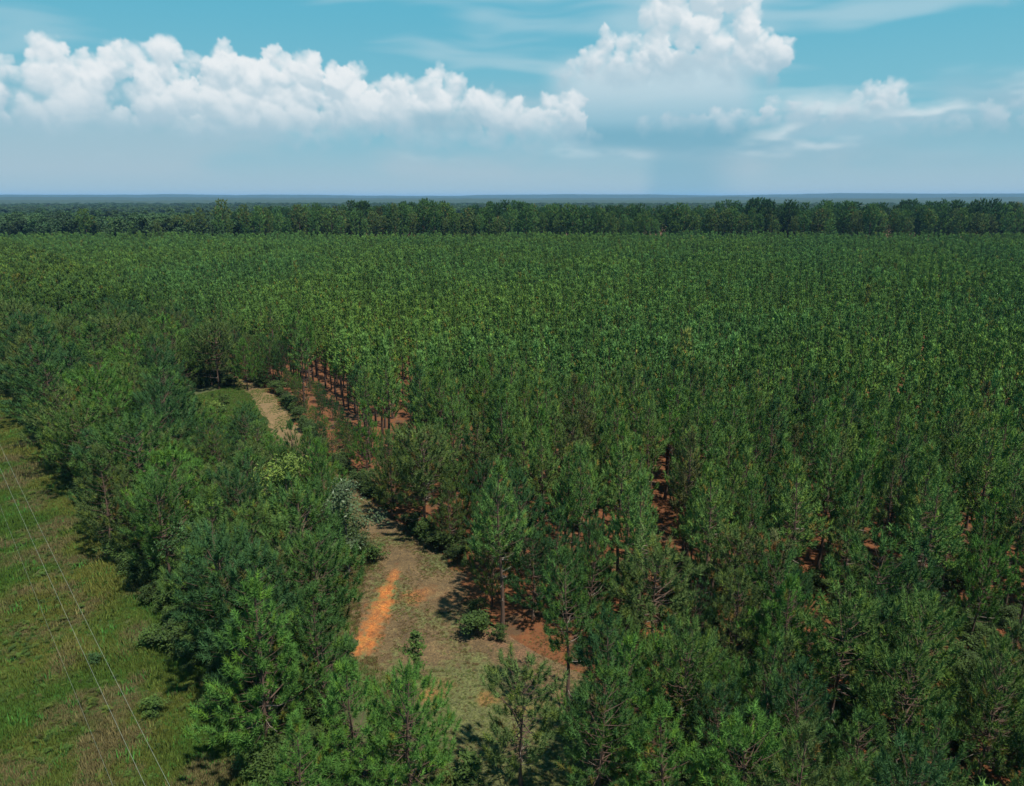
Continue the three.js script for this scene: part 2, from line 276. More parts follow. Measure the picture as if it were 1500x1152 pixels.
// ---------------------------------------------------------------- vegetation: generators
function shoot(B, R, p, d, len, n, nl, w, col) {                          // one bottle-brush of needles
  const u = norm(cross(d, Math.abs(d[1]) > 0.9 ? [1, 0, 0] : [0, 1, 0])), v = cross(d, u), a0 = R() * 6.28, S = n < 9 ? 4 : 5, cr = nl * (n < 14 ? 0.34 : 0.22);
  const ring = []; for (let i = 0; i < S; i++) { const a = a0 + i / S * 6.283, q = cr * lerp(0.7, 1.3, R()); ring.push(add(add(add(p, d, len * lerp(0.35, 0.75, R())), u, Math.cos(a) * q), v, Math.sin(a) * q)); }
  const bot = add(p, d, -len * 0.15), tip0 = add(p, d, len + nl * 0.3);   // the dense heart of the brush
  for (let i = 0; i < S; i++) { const k = (i + 1) % S; B.tri(ring[i], ring[k], tip0, col); B.tri(ring[k], ring[i], bot, col); }
  for (let i = 0; i < n; i++) {
    const s = (i + R()) / n, a = a0 + i * 2.4 + R() * 0.5, sp = lerp(1.25, 0.3, s * s) * lerp(0.8, 1.2, R());
    const rad = add([u[0] * Math.cos(a), u[1] * Math.cos(a), u[2] * Math.cos(a)], v, Math.sin(a));
    const dir = norm(add([d[0] * Math.cos(sp), d[1] * Math.cos(sp), d[2] * Math.cos(sp)], rad, Math.sin(sp)));
    const b = add(p, d, len * s), tip = add(b, dir, nl * lerp(0.75, 1.15, R())), side = norm(cross(dir, norm([R() - 0.5, R() - 0.5, R() - 0.5])));
    B.tri(add(b, side, w * 0.5), add(b, side, -w * 0.5), tip, col);
  }
}
// o: H height, cb crown base share, R crown radius, peak where the crown is widest, ws whorl spacing, ds shoots per metre, n/nl/w/sl needles, dead bare branches
function pineGeo(seed, o) {
  const R = rng(seed), B = new Buf(), wood = [], lean = [(R() - 0.5) * 0.05, (R() - 0.5) * 0.05], cb = o.cb * o.H;
  const axis = (y) => [lean[0] * y + 0.12 * Math.sin(y * 0.5 + seed), y, lean[1] * y + 0.12 * Math.cos(y * 0.43 + seed)];
  const tp = [], tr = [], K = o.lod ? 3 : 8; for (let i = 0; i <= K; i++) { const y = o.H * 0.97 * i / K; tp.push(axis(y)); tr.push(lerp(o.H * 0.0125, 0.015, i / K) * (i ? 1 : 1.35)); }
  tp[0][1] = -0.15;
  const trunk = tube(tp, tr, o.lod ? 4 : 7);
  const lob = R() * 6.28, lobA = 0.12 + R() * 0.14;
  const tone = () => { const t = R(), f = 0.72 + 0.5 * R(); return t < (o.brown ?? 0.03) ? [1.9 * f, 0.85 * f, 0.75 * f] : t < 0.2 ? [1.3 * f, 1.16 * f, 0.8 * f] : [f, f, f]; };
  for (let y = cb; y < o.H - 0.25; y += o.ws * lerp(0.7, 1.3, R())) {
    const t = (y - cb) / (o.H - cb), prof = t < o.peak ? lerp(0.62, 1, sstep(0, o.peak, t)) : Math.pow(1 - (t - o.peak) / (1 - o.peak), o.pw ?? 0.8);
    const nb = Math.max(3, Math.round(o.nb * lerp(0.7, 1.2, R()) * (0.6 + 0.4 * prof))), a0 = R() * 6.28;
    for (let k = 0; k < nb; k++) {
      const az = a0 + (k + (R() - 0.5) * 0.7) / nb * 6.28, r = Math.max(0.22, o.R * prof * lerp(0.6, 1.12, R()) * (1 + lobA * Math.sin(az * 2 + lob + y * 0.7)));
      const out = [Math.cos(az), 0, Math.sin(az)], lat = [-out[2], 0, out[0]], rise = lerp(-0.02, 0.75, t) * lerp(0.7, 1.3, R()), p0 = axis(y);
      const at = (s) => add(add(p0, out, r * s), [0, 1, 0], r * (rise * s + 0.28 * s * s));
      if (!o.lod) wood.push(tube([p0, at(0.5), at(1)], [0.012 + r * 0.013, 0.008 + r * 0.007, 0.006], 3));
      const ns = Math.max(1, Math.round(o.ds * r * (0.5 + 0.35 * r)));
      for (let q = 0; q < ns; q++) {
        const s = q === 0 ? 1 : lerp(0.3, 1, Math.sqrt(R())), wdt = (R() - 0.5) * 2 * 0.42 * r * (1.15 - s * 0.75), p = add(add(at(s), lat, wdt), [0, 1, 0], (R() - 0.4) * 0.22);
        const d = norm([out[0] * 0.5 + lat[0] * wdt * 0.5 + (R() - 0.5) * 0.5, lerp(0.7, 1.5, t) + R() * 0.4, out[2] * 0.5 + lat[2] * wdt * 0.5 + (R() - 0.5) * 0.5]);
        shoot(B, R, p, d, o.sl * lerp(0.7, 1.25, R()), o.n, o.nl, o.w, tone());
      }
    }
  }
  for (let k = 0; k < (o.lod ? 3 : 7); k++) { const a = R() * 6.28, q = k ? R() * 0.25 : 0; shoot(B, R, add(axis(o.H - 0.5 - q), [Math.cos(a) * q, 0, Math.sin(a) * q]), norm([(R() - 0.5) * 0.5 * (k ? 1 : 0), 1, (R() - 0.5) * 0.5 * (k ? 1 : 0)]), o.sl * 1.25, o.n, o.nl, o.w, tone()); }
  const bare = [];
  for (let k = 0; k < (o.dead ?? 0); k++) {
    const y = lerp(cb * 0.35, cb + (o.H - cb) * 0.3, R()), az = R() * 6.28, r = lerp(0.5, o.R * (o.fan ? 1.5 : 0.75), R()), p0 = axis(y), rise = o.fan ? lerp(0.2, 1.3, R()) : lerp(-0.1, 0.45, R());
    const end = add(p0, [Math.cos(az) * r, r * rise, Math.sin(az) * r]), mid = add(p0, [Math.cos(az + 0.1) * r * 0.5, r * rise * 0.35, Math.sin(az + 0.1) * r * 0.5]);
    bare.push(tube([p0, mid, end], [0.028, 0.018, 0.006], 3));
    if (R() < 0.6) bare.push(tube([mid, add(mid, [Math.cos(az + 0.7) * r * 0.4, r * 0.12, Math.sin(az + 0.7) * r * 0.4])], [0.014, 0.004], 3));
  }
  return { trunk, crown: B.geo(), limbs: wood.length ? mergeGeometries(wood) : null, bare: bare.length ? mergeGeometries(bare) : null };
}
function leafGeo(seed, o) {                                               // broadleaved tree or shrub: stems, limbs, leaves in clumps
  const R = rng(seed), B = new Buf(), wood = [], clumps = [];
  const trunk = [];
  for (let s = 0; s < (o.stems ?? 1); s++) {
    const az = R() * 6.28, sp = (o.stems > 1 ? 0.25 : 0.04) * o.H, pts = [], rad = [];
    for (let i = 0; i <= 4; i++) { const t = i / 4; pts.push([Math.cos(az) * sp * t * t, o.H * 0.8 * t - (i ? 0 : 0.1), Math.sin(az) * sp * t * t]); rad.push(lerp(o.H * 0.013, 0.012, t) / Math.sqrt(o.stems ?? 1)); }
    trunk.push(tube(pts, rad, 5));
    const nl = o.limbs ?? 9;
    for (let k = 0; k < nl; k++) {
      const t = lerp(o.cb, 0.98, (k + R()) / nl), b = [Math.cos(az) * sp * t * t, o.H * 0.8 * t, Math.sin(az) * sp * t * t], la = R() * 6.28, pr = Math.sin(Math.PI * Math.min(1, 0.25 + 0.72 * (t - o.cb) / (1 - o.cb)));
      const r = o.R * pr * lerp(0.55, 1, R()), e = [b[0] + Math.cos(la) * r, b[1] + r * lerp(0.25, 0.7, R()) + o.H * 0.06, b[2] + Math.sin(la) * r];
      wood.push(tube([b, add(add(b, e), [0, 0, 0]).map((v) => v / 2), e], [0.03 * o.H / 8, 0.018 * o.H / 8, 0.006], 3));
      clumps.push([e, o.R * lerp(0.28, 0.46, R())], [[(b[0] + e[0]) / 2, (b[1] + e[1]) / 2 + 0.2, (b[2] + e[2]) / 2], o.R * lerp(0.25, 0.4, R())]);
    }
    clumps.push([[Math.cos(az) * sp, o.H * 0.85, Math.sin(az) * sp], o.R * 0.4]);
  }
  for (const [c, r] of clumps) {
    const f0 = 0.8 + 0.4 * R();
    for (let k = 0; k < o.leaves; k++) {
      const d = norm([R() - 0.5, R() - 0.5, R() - 0.5]), q = r * Math.pow(R(), 0.45), p = [c[0] + d[0] * q, c[1] + d[1] * q * 0.75, c[2] + d[2] * q];
      const u = norm([R() - 0.5, (R() - 0.5) * 0.6, R() - 0.5]), v = norm(cross(u, norm([R() - 0.5, R() + 0.2, R() - 0.5]))), L = o.leaf * lerp(0.7, 1.3, R()), f = f0 * lerp(0.75, 1.25, R()), col = o.pale && R() < o.pale ? [3.0 * f, 2.3 * f, 3.6 * f] : [f, f * (0.95 + 0.1 * R()), f];
      B.tri(add(p, v, L * 0.32), add(p, u, L), add(p, v, -L * 0.32), col); B.tri(add(p, v, L * 0.32), add(p, v, -L * 0.32), add(p, u, -L * 0.55), col);
    }
  }
  return { trunk: mergeGeometries(trunk), crown: B.geo(), limbs: mergeGeometries(wood), bare: null };
}
const needle = (c) => new THREE.MeshPhysicalMaterial({ color: lin(...c), roughness: 0.9, vertexColors: true, side: THREE.DoubleSide, specularIntensity: 0.12 });
const leafM = (c) => new THREE.MeshPhysicalMaterial({ color: lin(...c), roughness: 0.75, vertexColors: true, side: THREE.DoubleSide, specularIntensity: 0.4, transmission: 0.3, thickness: 0 });
const M = {
  bark: std([0.085, 0.05, 0.034], 0.95), barkGrey: std([0.12, 0.10, 0.085], 0.95), twig: std([0.22, 0.18, 0.145], 0.9),
  needles: [needle([0.052, 0.110, 0.030]), needle([0.070, 0.126, 0.032]), needle([0.036, 0.084, 0.030]), needle([0.078, 0.116, 0.036])],
  planted: [needle([0.086, 0.166, 0.044]), needle([0.080, 0.158, 0.044]), needle([0.098, 0.168, 0.044])],
  bright: needle([0.066, 0.148, 0.030]), brown: needle([0.075, 0.085, 0.035]),
  leaf: leafM([0.062, 0.115, 0.018]), leafYellow: leafM([0.13, 0.19, 0.028]), leafSilver: leafM([0.070, 0.108, 0.044]), leafDark: leafM([0.04, 0.09, 0.022]),
};
const near = { ws: 0.45, nb: 6, ds: 2.0, n: 40, nl: 0.31, w: 0.042, sl: 0.50 };
const mid = { n: 24, nl: 0.29, w: 0.05, sl: 0.46 };
const OPEN = [], STAND = [], ROUND = [];
for (let i = 0; i < 6; i++) OPEN.push(pineGeo(100 + i, { ...near, H: 10, cb: 0.13 + 0.03 * (i % 3), R: 2.7 + 0.25 * (i % 4), peak: 0.16, dead: 6, pw: 0.95 }));
for (let i = 0; i < 4; i++) ROUND.push(pineGeo(160 + i, { ...near, H: 8, cb: 0.26 + 0.05 * (i % 2), R: 2.3, peak: 0.42, pw: 0.6, dead: 6 }));
for (let i = 0; i < 7; i++) STAND.push(pineGeo(200 + i, { ...near, H: 12, cb: 0.40 + 0.03 * (i % 4), R: 1.45 + 0.15 * (i % 3), peak: 0.2, dead: 16, pw: 1.1, ws: 0.45, ds: 3.4, ...mid }));
const OPENMID = []; for (let i = 0; i < 4; i++) OPENMID.push(pineGeo(120 + i, { ...near, ...mid, H: 10, cb: 0.15, R: 2.7 + 0.25 * i, peak: 0.22, dead: 5, pw: 0.75 }));
const EDGE = []; for (let i = 0; i < 3; i++) EDGE.push(pineGeo(240 + i, { ...near, ...mid, H: 12, cb: 0.52 + 0.04 * i, R: 1.6, peak: 0.25, dead: 18, pw: 1.0, ds: 3.4 }));
const SLIM = pineGeo(301, { ...near, H: 11.4, cb: 0.36, R: 2.1, peak: 0.2, dead: 9, pw: 0.85, ws: 0.5 });
const DEADPINE = pineGeo(303, { ...near, H: 9, cb: 0.8, R: 0.9, peak: 0.4, dead: 22, fan: true, ds: 2, brown: 0.5 });
const far = { lod: true, ws: 0.55, nb: 5, ds: 3.0, n: 13, nl: 0.38, w: 0.075, sl: 0.52 };
const FAR = []; for (let i = 0; i < 6; i++) FAR.push(pineGeo(400 + i, { ...far, H: 12, cb: 0.40, R: 1.1 + 0.12 * (i % 3), peak: 0.18, pw: 1.2 }));
const FAROPEN = []; for (let i = 0; i < 4; i++) FAROPEN.push(pineGeo(430 + i, { ...far, H: 11, cb: 0.2, R: 2.5, peak: 0.2, pw: 0.8 }));
const MATURE = []; for (let i = 0; i < 6; i++) MATURE.push(pineGeo(460 + i, { lod: true, ws: 0.95, nb: 5, ds: 1.3, n: 7, nl: 0.85, w: 0.26, sl: 0.8, H: 26, cb: 0.26 + 0.09 * (i % 4), R: 3.4 + 0.3 * (i % 3), peak: 0.45, pw: 0.5, dead: 4 }));
const BROAD = []; for (let i = 0; i < 4; i++) BROAD.push(leafGeo(500 + i, { H: 8, R: 2.8, cb: 0.25, limbs: 14, leaves: 90, leaf: 0.17 }));
const SILVER = leafGeo(520, { H: 8, R: 2.7, cb: 0.2, limbs: 15, leaves: 95, leaf: 0.17, pale: 0.035 });
const SHRUB = []; for (let i = 0; i < 4; i++) SHRUB.push(leafGeo(540 + i, { H: 1.8, R: 0.95, cb: 0.15, stems: 3, limbs: 4, leaves: 34, leaf: 0.12 }));
const SAPLING = leafGeo(560, { H: 6, R: 0.95, cb: 0.28, limbs: 16, leaves: 42, leaf: 0.15 });
const FARBROAD = []; for (let i = 0; i < 3; i++) FARBROAD.push(leafGeo(580 + i, { H: 15, R: 5.5, cb: 0.22, limbs: 15, leaves: 60, leaf: 0.75 }));

function tree(name, geo, crownMat, barkMat, x, z, H0, H, label, category, group, turn = 0, wide = 1, y = 0) {
  const g = new THREE.Group(); g.name = numbered(name);
  const part = (n, ge, m) => { if (!ge) return; const o = new THREE.Mesh(ge, m); o.name = n; if (n !== 'trunk') o.userData.kind = 'stuff'; g.add(o); };
  part('trunk', geo.trunk, barkMat); part('crown', geo.crown, crownMat); part('limbs', geo.limbs, barkMat); part('bare_branches', geo.bare, M.twig);
  g.position.set(x, y, z); g.rotation.y = turn; const s = H / H0; g.scale.set(s * wide, s, s * wide);
  g.userData = { label, category }; if (group) g.userData.group = group;
  scene.add(g); return shade(g);
}
const planted = [];                                                       // [x, z, clear radius] of every tree so far
const free = (x, z, r) => { for (const [a, b, q] of planted) if (Math.abs(a - x) < 8 && Math.hypot(a - x, b - z) < (r + q)) return false; return true; };
const T = rng(4242);

// ---------------------------------------------------------------- trees one can pick out
const notable = [
  ['roadside_pine', SLIM, 0, 3.5, -40.0, 11.4, 11.4, 'slim pine with tall bare trunk alone at the track edge below the clay patches', 1, 1.0],
  ['roadside_pine', ROUND[0], 3, 0.6, -33.6, 8, 7.4, 'small round-topped pine with forked lower trunk beside the grassy end of the track', 1.2, 1.2],
  ['roadside_pine', OPEN[0], 5, -8.3, -32.0, 10, 9.2, 'bright bushy pine with many upright shoots left of the grassy track end', 2, 1.1],
  ['roadside_pine', OPEN[3], 5, -5.4, -32.0, 10, 9.0, 'bright green pine crowding the left edge of the track, touching a bushier pine', .5, 1.05],
  ['roadside_pine', OPEN[1], 5, -10.4, -29.0, 10, 8.0, 'low bright young pine in front of the bushy pair left of the track', 4, 1.0],
  ['roadside_pine', OPEN[2], 0, 4.8, -32.1, 10, 8.6, 'narrow dark pine with clustered upright tips next to the round-topped pine', 2.2, 1.05],
  ['roadside_pine', OPEN[4], 5, 7.6, -29.9, 10, 8.2, 'vivid green conical pine with candle-like shoots among the shorter pines', 3.1, 1.05],
  ['roadside_pine', OPEN[5], 2, 14.8, -32.0, 10, 9.2, 'blue green pine with a spiky leader and bare pale twigs below', 1.1, .85],
  ['roadside_pine', ROUND[1], 1, 19.8, -37.8, 8, 9.0, 'broad dome-crowned pine in front of the bare red straw lane', 0.3, 1.1],
  ['roadside_pine', ROUND[2], 1, 20.8, -33.0, 8, 8.8, 'rounded light green pine in front of the stout dark trunk', 0.9, .9],
  ['roadside_pine', OPEN[1], 0, 20.2, -28.6, 10, 9.0, 'tall-shooted pine with long separate upright branch tips', 5.5, .8],
  ['roadside_pine', ROUND[3], 3, 9.6, -43.4, 8, 9.2, 'wide mid green pine with a flat rounded crown beside the slim bare-trunked pine', 2.4, 1.15],
  ['roadside_pine', OPEN[2], 3, 14.6, -41.6, 10, 9.0, 'grey green pine with whitish dead twigs showing through its crown', 4.4, .9],
  ['roadside_pine', ROUND[0], 2, 6.6, -52.5, 8, 7.0, 'small dark oval-crowned pine behind the slim bare-trunked pine', 2.9, .75],
  ['roadside_pine', OPEN[5], 2, 0.6, -55.1, 10, 10.4, 'dense dark green pine leaning its skirts over the track bend', 0.2, 1.05],
  ['roadside_pine', OPEN[0], 2, 3.4, -51.2, 10, 8.8, 'very dark low-branched pine shading the track bend', 3.2, 1.0],
  ['roadside_pine', OPEN[1], 2, -2.0, -57.2, 10, 8.0, 'dark pine skirted to the ground beside the shaded bend of the track', 3.0, 1.0],
  ['roadside_pine', OPEN[2], 2, 1.6, -50.4, 10, 7.6, 'low dark pine at the shaded front of the bend thicket', 5.0, 1.05],
  ['roadside_pine', OPEN[4], 0, 5.9, -48.6, 10, 8.4, 'dark green pine on the outer side of the bend thicket', 0.1, .95],
  ['roadside_pine', OPEN[3], 0, -0.8, -61.0, 10, 9.0, 'dark pine behind the track bend with branches to the ground', 1.7, .9],
  ['roadside_pine', OPEN[4], 3, 5.3, -66.7, 10, 11.6, 'big pale green cone-shaped pine rising above the straw lane', 0.6, 1.1],
  ['roadside_pine', ROUND[1], 3, -8.6, -65.6, 8, 10.2, 'wide flat-crowned pine with a dark stout trunk at the head of the track bend', 1.9, 1.25],
  ['roadside_pine', OPEN[2], 5, -18.9, -66.2, 10, 9.4, 'bright pine just behind the yellow green leafy tree', 0.8, .9],
  ['roadside_pine', OPEN[5], 1, -20.9, -70.0, 10, 9.2, 'second pine behind the yellow green leafy tree, along the hidden track', 2.8, .9],
  ['roadside_pine', OPEN[3], 0, -23.4, -73.4, 10, 8.8, 'third pine behind the yellow green leafy tree, along the hidden track', 4.8, .9],
  ['roadside_pine', OPEN[0], 0, -17.0, -61.2, 10, 9.2, 'pointed pine between the yellow green tree and the silvery tree', 1.4, .75],
  ['roadside_pine', OPEN[4], 3, -12.4, -68.8, 10, 8.8, 'pointed pine filling the inside of the bend behind the silvery tree', 2.4, .9],
  ['roadside_pine', OPEN[1], 2, -4.6, -68.6, 10, 8.8, 'dark pine tucked beside the wide flat-crowned pine at the bend', 3.9, .95],
  ['roadside_pine', OPEN[1], 5, -17.2, -81.0, 10, 9.0, 'bright young pine beside the bare red trunks of the stand edge', 4.9, .8],
  ['roadside_pine', OPEN[2], 5, -45.8, -121.0, 10, 8.9, 'lone neat pine standing on the far sandy stretch of the track', 0.4, .9],
  ['roadside_pine', OPEN[3], 1, -16.6, -46.2, 10, 10.2, 'large spreading pine with reddish twigs, nearest the clay patches left of the track', 2.0, 1.35],
  ['roadside_pine', OPEN[0], 0, -44.4, -77.5, 10, 10.2, 'bright-topped pine at the clearing edge with a rounded lit crown', 5.1, 1.0],
  ['roadside_pine', OPEN[5], 2, -68.0, -103.0, 10, 13.6, 'massive dark pine overhanging the clearing beside its black shade', 3.7, 1.5],
  ['roadside_pine', OPEN[2], 2, -61.5, -98.5, 10, 12.4, 'big dark pine beside the massive pine overhanging the clearing', 1.0, 1.4],
  ['roadside_pine', OPEN[0], 0, -64.5, -110, 10, 13.2, 'big full-crowned pine behind the massive pine overhanging the clearing', 2.2, 1.4],
  ['roadside_pine', OPEN[4], 3, -37.5, -61.7, 10, 10.2, 'tall grey green pine on the corner of the clearing edge', 2.6, 1.05],
];
for (const [n, geo, m, x, z, H0, H, label, turn, wide] of notable) { tree(n, geo, m === 5 ? M.bright : M.needles[m], M.bark, x, z, H0, H, label, 'pine tree', null, turn, wide); planted.push([x, z, 1.9]); }
tree('broadleaf_tree', BROAD[0], M.leafYellow, M.barkGrey, -21.2, -63.4, 8, 9.8, 'yellow green leafy tree among the dark pines left of the track', 'tree', null, 0.3, 0.95); planted.push([-21.2, -63.4, 1.8]);
tree('broadleaf_tree', SILVER, M.leafSilver, M.barkGrey, -14.4, -57.6, 8, 9.4, 'silvery leaved tree flecked with white beside the track bend', 'tree', null, 1.1, 1.0); planted.push([-14.4, -57.6, 1.8]);
tree('broadleaf_tree', BROAD[1], M.leaf, M.barkGrey, -118, -163, 8, 13, 'bright yellow green tree far along the clearing edge', 'tree', null, 2.1, 1.0); planted.push([-118, -163, 3]);
tree('broadleaf_tree', BROAD[2], M.leafDark, M.barkGrey, -24.5, -52.5, 8, 8.2, 'dark leafy tree half hidden behind the large spreading pine', 'tree', null, 0.9, 1.0); planted.push([-24.5, -52.5, 1.8]);
tree('sapling', SAPLING, M.leaf, M.barkGrey, -6.4, -41.2, 6, 5.6, 'slender leafy sapling standing on the track below the clay patches', 'sapling', null, 1, 1); planted.push([-6.4, -41.2, 0.8]);
tree('dead_pine', DEADPINE, M.brown, M.barkGrey, 17.8, -46.2, 9, 8.6, 'dead pine with a fan of pale bare branches beside a straw lane', 'dead tree', null, 1, 1.6); planted.push([17.8, -46.2, 1.1]);

// belt of pines between the clearing and the track
{
  const list = [];
  const verge = (x, z) => (z < -90 && z > -121 && roadSide(x, z) > -9.5) || (z < -94 && z > -117 && roadSide(x, z) > -13);
  for (let k = 0; k < 9000 && list.length < 235; k++) {
    const z = -lerp(26, 150, T()), x = lerp(corrX(z), roadX(z), T()), s = roadSide(x, z);
    if (s > -roadHalf(z) - 1.4 || x < corrX(z) + 1.2 || verge(x, z) || !inView(x, z, 2)) continue;
    const lane = inLane(x, z) || inSight(x, z), r = lerp(1.5, 2.4, T());
    if (lane || (z > -36 && x > -13) || !free(x, z, r)) continue;
    planted.push([x, z, r]); list.push([x, z, r]);
  }
  for (const [x, z, r] of list) {
    const edge = x < corrX(z) + 5, k = Math.floor(T() * 6), q = T(), H = inVergeGap(x, z) ? lerp(4.8, 7.0, T()) : lerp(7.2, 10.6, T()) + (edge ? 1.4 : 0) + (z < -80 ? 1.6 : 0);
    if (q < 0.06) { tree('broadleaf_tree', BROAD[k % 4], T() < 0.5 ? M.leaf : M.leafDark, M.barkGrey, x, z, 8, H * 0.85, 'green leafy tree mixed into the pine belt by the clearing', 'tree', 'leafy trees in the pine belt', T() * 6.28, 0.9); continue; }
    const rd = q > 0.72, [geo, H0] = rd ? [ROUND[k % 4], 8]   : [z < -74 ? OPENMID[k % 4] : OPEN[k], 10], m = Math.floor(T() * 4), br = T() < 0.14;
    tree('belt_pine', geo, br ? M.bright : M.needles[m], M.bark, x, z, H0, H,
      edge ? 'low-branched pine in the tree line facing the power line clearing' : z < -84 ? 'bushy pine in the far part of the belt beside the sandy track' : rd ? 'round-topped pine in the belt between the clearing and the track' : br ? 'bright green pine in the belt between the clearing and the track' : 'dark conical pine in the belt between the clearing and the track',
      'pine tree', edge ? 'pines along the clearing' : z < -84 ? 'pines in the far belt' : rd ? 'round-topped belt pines' : br ? 'bright belt pines' : 'dark conical belt pines', T() * 6.28, lerp(0.95, 1.2, T()) * (r > 1.9 ? 1.18 : 1));
  }
}
// low-branched pines on the right shoulder of the track
for (let k = 0, n = 0; k < 4000 && n < 66; k++) {
  const z = -lerp(52, 150, T()), x = roadX(z) + (roadHalf(z) + lerp(0.9, 5.5, T())) / 0.85, r = lerp(1.1, 1.5, T());
  if (inLane(x, z) || inSight(x, z) || !free(x, z, r) || (z < -76 && z > -122 && T() < 0.3) || (z < -92 && z > -124 && roadSide(x, z) < roadHalf(z) + 2)) continue;
  planted.push([x, z, r]); n++;
  const q = Math.floor(T() * 6), rd = T() < 0.3, m = Math.floor(T() * 4);
  tree('shoulder_pine', rd ? ROUND[q % 4] : z < -74 ? OPENMID[q % 4] : OPEN[q], T() < 0.12 ? M.bright : M.needles[m], M.bark, x, z, rd ? 8 : 10, (z < -76 && z > -122 ? lerp(2.4, 4.2, T()) : lerp(6, 9, T())), rd ? 'round low pine on the stand side shoulder of the track' : 'low-branched pointed pine on the stand side shoulder of the track', 'pine tree', rd ? 'round pines on the track shoulder' : 'pointed pines on the track shoulder', T() * 6.28, lerp(0.8, 1.05, T()));
}
// planted stand right of the track
const STANDROWS = [];
{
  const d = [-0.62, -0.784], p = [0.784, -0.62];
  for (let i = -60; i < 260; i++) for (let j = -90; j < 330; j++) {
    const u = i * 2.95 + (T() - 0.5) * 0.7, v = j * 2.4 + (T() - 0.5) * 1.1 + (i % 2) * 1.1, x = p[0] * u + d[0] * v, z = p[1] * u + d[1] * v, drop = T(), hh = T(), kk = T(), tt = T(), ww = T();
    if (z > -21 || z < -418 - 7 * vnoise(x * 0.03, 1, 8) || !inView(x, z, 18)) continue;
    const s = roadSide(x, z);
    if (s < roadHalf(z) + 1.3 + (z < -63 ? 0.4 : 0) || (z < -90 && vnoise(x * 0.13, z * 0.13, 61) > 0.93) || drop < (z > -47 ? 0.38 : z > -75 ? 0.09 : 0.06) || !free(x, z, 0.7)) continue;
    const lane = inLane(x, z);
    if (inSight(x, z)) continue;
    if (lane && (lane < 0.55 || drop < 0.5)) continue;
    const front = z > -47 && (s < 40), H = lane ? lerp(3.5, 5, hh) : (front ? lerp(6.0, 10.2, hh) : lerp(9.3, 13.5, hh)) + 1.8 * (vnoise(x * 0.05, z * 0.05, 6) - 0.5);
    STANDROWS.push({ x, z, H, front: front || !!lane, k: kk, t: tt, w: ww, edge: s < 8 && z < -68, dist: Math.hypot(x, z) });
  }
  STANDROWS.sort((a, b) => a.dist * (a.edge ? 0.6 : 1) - b.dist * (b.edge ? 0.6 : 1));
}
const rest = [];
{
  let n = 0;
  for (const t of STANDROWS) {
    if (n >= 300 || !inView(t.x, t.z, 1) || t.z > -24.5) { rest.push(t); continue; }
    n++;
    const k = Math.floor(t.k * 42), turn = t.w * 40, wide = lerp(0.85, 1.12, (t.w * 7) % 1);
    if (t.front) {
      const rd = t.t > 0.55, br = (t.t * 10) % 1 < 0.25;
      tree('planted_pine', rd ? ROUND[k % 4] : OPEN[k % 6], br ? M.bright : M.needles[k % 4], M.bark, t.x, t.z, rd ? 8 : 10, t.H, rd ? 'short round-crowned pine in the lower front of the stand' : br ? 'short bright green pointed pine in the lower front of the stand' : 'short dark pointed pine in the lower front of the stand', 'pine tree', rd ? 'short round pines at the stand front' : br ? 'short bright pines at the stand front' : 'short dark pines at the stand front', turn, wide * 0.92);
    } else {
      const br = t.t < 0.03;
      const [m, what] = br ? [M.brown, 'browning'] : t.t > 0.9 ? [M.bright, 'vivid green'] : t.t > 0.35 ? [[M.planted[0], 'light green'], [M.planted[1], 'fresh green'], [M.planted[2], 'yellowish green']][k % 3] : [[M.needles[0], 'deep green'], [M.needles[1], 'mid green'], [M.needles[2], 'blackish green'], [M.needles[3], 'olive green']][k % 4], tall = t.H > 12 ? 'tall' : t.H > 10.8 ? 'middling' : 'lower';
      const place = t.edge ? 'with bare trunk on the stand edge by the track' : 'inside the closed planted stand';
      tree('planted_pine', t.edge ? EDGE[k % 3] : STAND[k % 7], m, M.bark, t.x, t.z, 12, t.H, `${tall} narrow ${what} pine ${place}`, 'pine tree', `${tall} ${what} pines ${t.edge ? 'on the stand edge' : 'in the stand'}`, turn, wide);
    }
  }
}
// many copies of one plant as a mass nobody could count
const mtx = new THREE.Matrix4(), qq = new THREE.Quaternion(), YUP = new THREE.Vector3(0, 1, 0);
function mass(name, label, category, geos, crownMat, barkMat, items, R, tint) { // items: [x, z, scale, wide, y?]
  const g = new THREE.Group(); g.name = name; g.userData = { label, category, kind: 'stuff' };
  geos.forEach((geo, k) => {
    const mine = items.filter((_, i) => i % geos.length === k); if (!mine.length) return;
    const cr = new THREE.InstancedMesh(geo.crown, crownMat, mine.length); cr.name = 'crowns'; cr.userData.kind = 'stuff';
    const tr = geo.trunk ? new THREE.InstancedMesh(geo.trunk, barkMat, mine.length) : null; if (tr) { tr.name = 'trunks'; tr.userData.kind = 'stuff'; }
    mine.forEach(([x, z, s, w, y = 0], i) => {
      qq.setFromAxisAngle(YUP, R() * 6.283); mtx.compose(new THREE.Vector3(x, y, z), qq, new THREE.Vector3(s * w, s, s * w)); cr.setMatrixAt(i, mtx); tr?.setMatrixAt(i, mtx);
      cr.setColorAt(i, tint(x, z, R));
    });
    g.add(cr); if (tr) g.add(tr);
  });
  scene.add(g); shade(g);
}
const greenTint = (x, z, R) => { const a = vnoise(x * 0.04, z * 0.04, 11), f = 0.62 + 0.66 * R(), b = R(); return b < 0.012 ? lin(1.6 * f, 0.95 * f, 0.9 * f) : lin(f * (0.84 + 0.34 * a), f * (0.94 + 0.12 * a), f * (1.05 - 0.2 * a)); };
const Q = rng(909);
mass('pine_plantation', 'even mass of planted pine crowns reaching back to the tall pines', 'pine plantation', FAR, M.planted[0], M.bark, rest.map((t) => [t.x, t.z, t.H / 12, lerp(0.85, 1.15, t.w)]), Q, greenTint);
